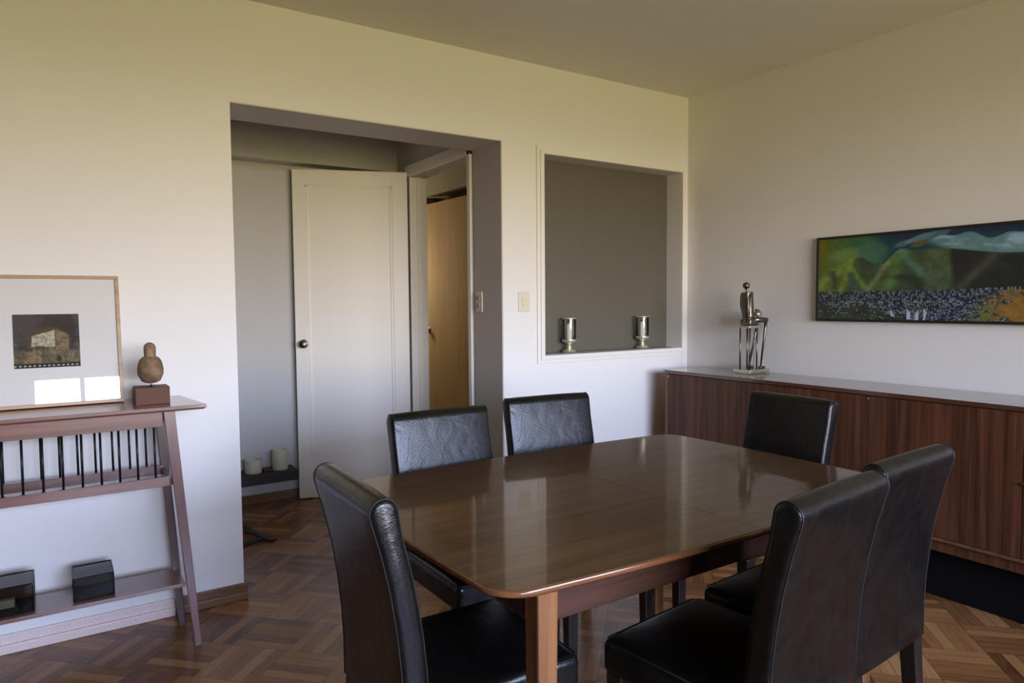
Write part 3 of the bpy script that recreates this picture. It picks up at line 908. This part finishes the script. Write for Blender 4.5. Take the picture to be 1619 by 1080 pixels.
while x > -4.29:
    bm = bmesh.new(); tube(bm, [(L_(x), LYc(-.322), .872), (L_(x), LYc(-.329), .670)], .0042, 8); o = mesh_obj('spindle', bm, BLACKM, cs, smooth=True)
    bm = bmesh.new(); tube(bm, [(L_(x-.008), LYc(-.085), .872), (L_(x-.008), LYc(-.105), .670)], .0042, 8); o = mesh_obj('spindle', bm, BLACKM, cs, smooth=True)
    x -= .0590
bm = bmesh.new()
box(bm, (L_(-4.37), LYc(-.300), .221), (L_(-3.158), LYc(-.105), .236), .002); mesh_obj('lower_shelf', bm, CONS, cs)

# picture leaning on the wall
PFW, PFH = .500, .505
pic = empty('framed_print', (-3.830, -.092, CZ+.0025))
pic.rotation_euler = (-math.radians(8.35), 0, 0)
tag(pic, 'small collage print in a wide cream mat and honey wood frame, leaning on the console', 'picture')
bm = bmesh.new(); fw = .013
for a_, b_ in (((0, 0), (PFW, fw)), ((0, PFH-fw), (PFW, PFH)), ((0, fw), (fw, PFH-fw)), ((PFW-fw, fw), (PFW, PFH-fw))):
    box(bm, (a_[0], -.010, a_[1]), (b_[0], .010, b_[1]), .001)
mesh_obj('frame', bm, FRAMEW, pic)
bm = bmesh.new(); box(bm, (fw, .0, fw), (PFW-fw, .006, PFH-fw)); mesh_obj('mat_board', bm, MAT_BOARD, pic)
def printfn(u, v):
    n = fbm(u*5, v*4, 31); n2 = fbm(u*16, v*14, 37); n3 = fbm(u*40, v*40, 41)
    c = np.zeros(u.shape+(3,)); c[:] = (.33, .30, .30)
    c = mixc(c, (.25, .22, .21), sm(.4, .6, n))
    d = ((u-.52)/.34)**2+((v-.5)/.26)**2
    c = mixc(c, (.36, .31, .22), (1-sm(.8, 1.2, d+.5*(n2-.5))))
    # pale torn sheet
    e = (u > .27+.05*(v-.5))*(u < .62)*(v > .40-.02*u)*(v < .58+.30*(u-.27)+.03*n3)
    pc = np.stack([.80-.3*(n3 > .52)*.6, .77-.3*(n3 > .52)*.6, .66-.3*(n3 > .52)*.6], -1)
    c = np.where(e[..., None] > 0, pc, c)
    e = (u >= .63)*(u < .83)*(v > .33)*(v < .72-.55*(u-.63))
    pc = np.stack([.56+.2*(n2-.5), .48+.2*(n2-.5), .36+.2*(n2-.5)], -1)
    c = np.where(e[..., None] > 0, pc, c)
    lo = sm(.0, .04, .34+.05*(n2-.5)-v)
    pc = np.stack([.44+.35*(n2-.4), .40+.33*(n2-.4), .30+.25*(n2-.4)], -1)
    c = c*(1-lo[..., None]*.85)+pc*lo[..., None]*.85
    d = ((u-.27)/.07)**2+((v-.18)/.10)**2
    c = mixc(c, (.62, .45, .33), (1-sm(.3, 1.2, d+2.2*(n2-.5)))*.8)
    d = ((u-.66)/.05)**2+((v-.16)/.06)**2
    c = mixc(c, (.17, .15, .13), (1-sm(.3, 1.2, d+2*(n2-.5)))*.8)
    st_ = np.clip((fbm(u*30, v*9, 63)-.45)*3, 0, 1)*(v < .45)*(v > .1)
    c = mixc(c, (.70, .64, .50), st_*.55)
    c = mixc(c, (.20, .17, .14), np.clip((fbm(u*9, v*26, 77)-.5)*4, 0, 1)*(v < .6)*.5)
    c = mixc(c, (.16, .15, .17), 1-sm(.07, .09, v))
    dash = (np.abs(v-.04) < .012)*((u*14) % 1 < .5)
    c = np.where(dash[..., None] > 0, np.array([.78, .78, .76]), c)
    return c*(.9+.2*n3[..., None])
pr_ = painted_grid('print', .212, .205, 200, 170, printfn, attr_mat('print_ink', .7, .2), pic)
pr_.location = (.146, -.0008, .150)
bm = bmesh.new(); box(bm, (fw, -.0045, fw), (PFW-fw, -.003, PFH-fw)); mesh_obj('glazing', bm, GLASS, pic)

# stone head
bs = empty('stone_head', (-3.244, -.205, CZ))
tag(bs, 'small carved brown stone head with topknot mounted on a red-brown block on the console', 'sculpture')
bm = bmesh.new(); box(bm, (-.060, -.050, 0), (.060, .050, .068), .002); mesh_obj('base_block', bm, RED_BASE, bs)
bm = bmesh.new(); tube(bm, [(0, 0, .06), (0, 0, .095)], .0035, 10); mesh_obj('pin', bm, BRASS, bs, smooth=True)
bm = bmesh.new()
zs = [(.080, .010, .010), (.083, .026, .026), (.090, .040, .038), (.100, .046, .046), (.115, .050, .051), (.135, .0515, .053), (.155, .051, .052), (.168, .047, .048), (.177, .040, .042), (.183, .032, .034),
      (.1845, .026, .0265), (.190, .0245, .025), (.205, .0255, .026), (.220, .0255, .025), (.230, .022, .021), (.237, .013, .013), (.240, .003, .003)]
rings = []
nn = 40
for z, rx, ry in zs:
    rx *= .84
    ring = []
    for k in range(nn):
        a = 2*PI*k/nn
        x, y = rx*math.cos(a), ry*math.sin(a)
        fa = math.exp(-((a-1.5*PI)/.16)**2)
        if .112 < z < .150: y -= .009*fa*(1-abs(z-.122)/.03 if z > .122 else 1)   # nose ridge
        if .118 < z < .14:
            for e in (1.5*PI-.42, 1.5*PI+.42): y += .005*math.exp(-((a-e)/.16)**2)   # eye hollows
        if .10 < z < .152:
            for e in (0, PI, 2*PI): x += (.0035 if abs(e-PI) > .1 else -.0035)*math.exp(-((a-e)/.2)**2)  # ears
        q = mnoise.noise(Vector((x*45, y*45, z*45)))*.0022
        x *= 1+q*18; y *= 1+q*18
        ring.append((x, y, z))
    rings.append(ring)
loft(bm, rings); mesh_obj('head', bm, STONE, bs, smooth=True)

# glass boxes on the lower shelf
def glass_box(name, loc, w, d, h, label, lid=True):
    r_ = empty(name, loc)
    tag(r_, label, 'box', 'smoked glass boxes on the console shelf')
    bm = bmesh.new(); tk = .003
    box(bm, (0, 0, 0), (w, d, tk)); box(bm, (0, 0, tk), (w, tk, h)); box(bm, (0, d-tk, tk), (w, d, h)); box(bm, (0, tk, tk), (tk, d-tk, h)); box(bm, (w-tk, tk, tk), (w, d-tk, h)); box(bm, (0, 0, h), (w, d, h+tk))
    mesh_obj('panes', bm, SMOKE, r_)
    bm = bmesh.new(); e = .0022
    for z in (0, h+tk):
        for p, q in (((0, 0), (w, 0)), ((w, 0), (w, d)), ((w, d), (0, d)), ((0, d), (0, 0))):
            tube(bm, [(p[0], p[1], z+e*.5), (q[0], q[1], z+e*.5)], e, 6)
    for p in ((0, 0), (w, 0), (w, d), (0, d)): tube(bm, [(p[0], p[1], 0), (p[0], p[1], h)], e, 6)
    mesh_obj('metal_edging', bm, BLACKM, r_)
    return r_
b1 = glass_box('glass_box', (-3.530, -.262, .2375), .130, .150, .080, 'empty smoked glass box on the console shelf, the one nearer the legs')
b2 = glass_box('glass_box.001', (-3.800, -.270, .2375), .148, .150, .098, 'smoked glass box on the console shelf, cut by the left edge of the photo')
bm = bmesh.new(); rounded_box(bm, (.05, .03, .03), .004, None, 2, 2, (0, 0, 0))
o = mesh_obj('soap_bar', bm, CREAMP, None, smooth=True); o.location = (-3.735, -.19, .2375+.003+.0155)
tag(o, 'small cream block lying inside the left smoked glass box', 'block')

# ------------------------------------------------------------------ candle holders in the niche
def candle_holder():
    r_ = empty('candle_holder', (0, 0, 0))
    bm = bmesh.new()
    lathe(bm, [(.040, 0), (.042, .004), (.036, .012), (.020, .018), (.014, .026), (.019, .032), (.014, .038), (.016, .046), (.028, .052), (.040, .060), (.043, .068), (.043, .076), (.036, .078), (.004, .078)], 32)
    mesh_obj('stem', bm, CHAMP, r_, smooth=True, angle=50)
    bm = bmesh.new()
    lathe(bm, [(.041, .076), (.0425, .085), (.0425, .195), (.041, .203), (.0395, .203), (.0405, .195), (.0405, .085), (.039, .078)], 40, cap=False)
    mesh_obj('glass_shade', bm, HURR, r_, smooth=True)
    bm = bmesh.new(); lathe(bm, [(.0432, .200), (.0436, .206), (.0400, .206), (.0400, .200)], 40, cap=False); mesh_obj('rim', bm, CHAMP, r_, smooth=True)
    bm = bmesh.new(); lathe(bm, [(.017, .0765), (.017, .165), (.015, .168), (.004, .166)], 24); cn = mesh_obj('candle', bm, WAX, r_, smooth=True, angle=40)
    bm = bmesh.new(); tube(bm, [(0, 0, .166), (.001, 0, .176)], .001, 6); mesh_obj('wick', bm, BLACKM, cn)
    return r_
c1 = candle_holder(); c1.location = (-.950, .068, NZ0+.0065)
tag(c1, 'silvery pedestal candle holder with glass shade at the left end of the niche sill', 'candle holder', 'glass candle holders in the wall niche')
c2 = copy_tree(c1); c2.location = (-.345, .068, NZ0+.0065)
tag(c2, 'silvery pedestal candle holder with glass shade in the niche, nearer the room corner', 'candle holder', 'glass candle holders in the wall niche')

# ------------------------------------------------------------------ hallway things
sh = empty('low_shelf', (-2.55, 1.44, 0))
tag(sh, 'black-brown low shelf fixed above the baseboard at the back of the hallway', 'shelf')
bm = bmesh.new(); box(bm, (-1.0, -.075, .213), (.325, .09, .232), .002); mesh_obj('board', bm, SHELFDK, sh)
bm = bmesh.new(); box(bm, (-1.0, -.070, .160), (.325, -.052, .213), .002); mesh_obj('fascia', bm, SHELFDK, sh)
def pot(name, x, y, r, h, label):
    bm = bmesh.new()
    lathe(bm, [(r*.94, 0), (r, .006), (r, h-.004), (r*.96, h), (r*.86, h-.002), (r*.84, h-.03), (.004, h-.032)], 32)
    o = mesh_obj(name, bm, CERAMIC, None, smooth=True, angle=50); o.location = (x, y, .2325)
    tag(o, label, 'pot', 'cream pots on the hallway shelf'); return o
pot('ceramic_pot', -2.498, 1.430, .055, .088, 'short cream ceramic pot on the hallway shelf, next to the wall edge')
pot('ceramic_pot.001', -2.325, 1.435, .050, .130, 'taller cream ceramic pot on the hallway shelf, next to the open door')
bm = bmesh.new(); box(bm, (0, 0, 0), (.06, .07, .018), .003); o = mesh_obj('small_dish', bm, RED_BASE, None); o.location = (-2.440, 1.40, .2325); tag(o, 'tiny dark brown tray on the hallway shelf between the cream pots', 'tray')
# black strap on the hallway floor
bm = bmesh.new()
def ribbon(pts, w, th):
    L = []
    for i, p in enumerate(pts):
        a = Vector(pts[max(0, i-1)]); b_ = Vector(pts[min(len(pts)-1, i+1)])
        d = (b_-a); d.z = 0; d.normalize(); s_ = Vector((-d.y, d.x, 0))*w/2
        P = Vector(p)
        L.append([P-s_, P+s_, P+s_+Vector((0, 0, th)), P-s_+Vector((0, 0, th))])
    loft(bm, L)
ribbon([(-2.95, .93, .002), (-2.80, .91, .010), (-2.70, .90, .030), (-2.64, .83, .022), (-2.585, .72, .006), (-2.56, .69, .003)], .035, .008)
ribbon([(-2.98, .70, .002), (-2.82, .69, .006), (-2.72, .72, .004), (-2.64, .73, .012), (-2.58, .77, .004)], .032, .008)
ribbon([(-2.74, .93, .004), (-2.69, .97, .028), (-2.66, .96, .030), (-2.65, .90, .020)], .025, .010)
o = mesh_obj('strap', bm, STRAP); tag(o, 'crumpled black strap lying on the parquet just inside the hallway opening', 'strap')

# ------------------------------------------------------------------ light: daylight through the window
w = bpy.data.worlds.new('world'); sc.world = w; w.use_nodes = True
nt = w.node_tree; bg = nt.nodes['Background']
tc = N(nt, 'ShaderNodeTexCoord'); sx_ = N(nt, 'ShaderNodeSeparateXYZ'); nt.links.new(tc.outputs['Generated'], sx_.inputs[0])
mr = N(nt, 'ShaderNodeMapRange'); mr.inputs['From Min'].default_value = -0.5; mr.inputs['From Max'].default_value = 0.5
nt.links.new(sx_.outputs[2], mr.inputs['Value'])
r = ramp(nt, [(0.0, (.24, .21, .09)), (0.36, (.30, .265, .11)), (0.45, (.50, .43, .25)), (0.50, (1.02, .90, .78)), (0.56, (.98, .99, 1.06)), (0.62, (.96, 1.10, 1.48)), (0.72, (.95, 1.14, 1.72)), (1.0, (.62, .84, 1.45))])
nt.links.new(mr.outputs[0], r.inputs[0]); nt.links.new(r.outputs[0], bg.inputs['Color'])
bg.inputs['Strength'].default_value = 14.0
pl = bpy.data.lights.new('window_portal', 'AREA'); pl.shape = 'RECTANGLE'; pl.size = W_; pl.size_y = H_; pl.cycles.is_portal = True
po = bpy.data.objects.new('window_portal', pl); COL.objects.link(po); po.location = ((WX0+WX1)/2, Y_FRONT-.02, (WZ0+WZ1)/2); po.rotation_euler = (PI/2, 0, 0)
# added warm fill light, hidden behind the corridor wall, brightens the tan door
ll = bpy.data.lights.new('corridor_fill', 'POINT'); ll.energy = 6.5; ll.color = (1, .85, .62); ll.shadow_soft_size = .1
lo_ = bpy.data.objects.new('corridor_fill', ll); COL.objects.link(lo_); lo_.location = (-1.22, 2.85, 1.6)

# ------------------------------------------------------------------ camera
cam = bpy.data.cameras.new('camera'); co = bpy.data.objects.new('camera', cam); COL.objects.link(co)
F, yaw, pitch, roll = 1102.354, math.radians(56.5906), math.radians(-3.20664), math.radians(-0.44973)
cam.sensor_fit = 'HORIZONTAL'; cam.sensor_width = 36; cam.lens = F/1619*36
cam.clip_start = 0.02
fwd = Vector((math.cos(pitch)*math.cos(yaw), math.cos(pitch)*math.sin(yaw), math.sin(pitch)))
rt = Vector((math.sin(yaw), -math.cos(yaw), 0)); up = rt.cross(fwd)
r2 = math.cos(roll)*rt+math.sin(roll)*up; u2 = -math.sin(roll)*rt+math.cos(roll)*up
M4 = Matrix.Identity(4)
for i in range(3):
    M4[i][0] = r2[i]; M4[i][1] = u2[i]; M4[i][2] = -fwd[i]
M4[0][3], M4[1][3], M4[2][3] = -3.56, -3.2607, 1.33
co.matrix_world = M4
sc.camera = co

vs_ = sc.view_settings
vs_.view_transform = 'Standard'; vs_.look = 'None'; vs_.gamma = 1.0; vs_.use_curve_mapping = False
vs_.exposure = 0.97
sc.cycles.use_denoising = True
sc.cycles.max_bounces = 10; sc.cycles.diffuse_bounces = 6; sc.cycles.glossy_bounces = 5; sc.cycles.transparent_max_bounces = 12
sc.cycles.sample_clamp_indirect = 8
sc.cycles.caustics_reflective = False; sc.cycles.caustics_refractive = False
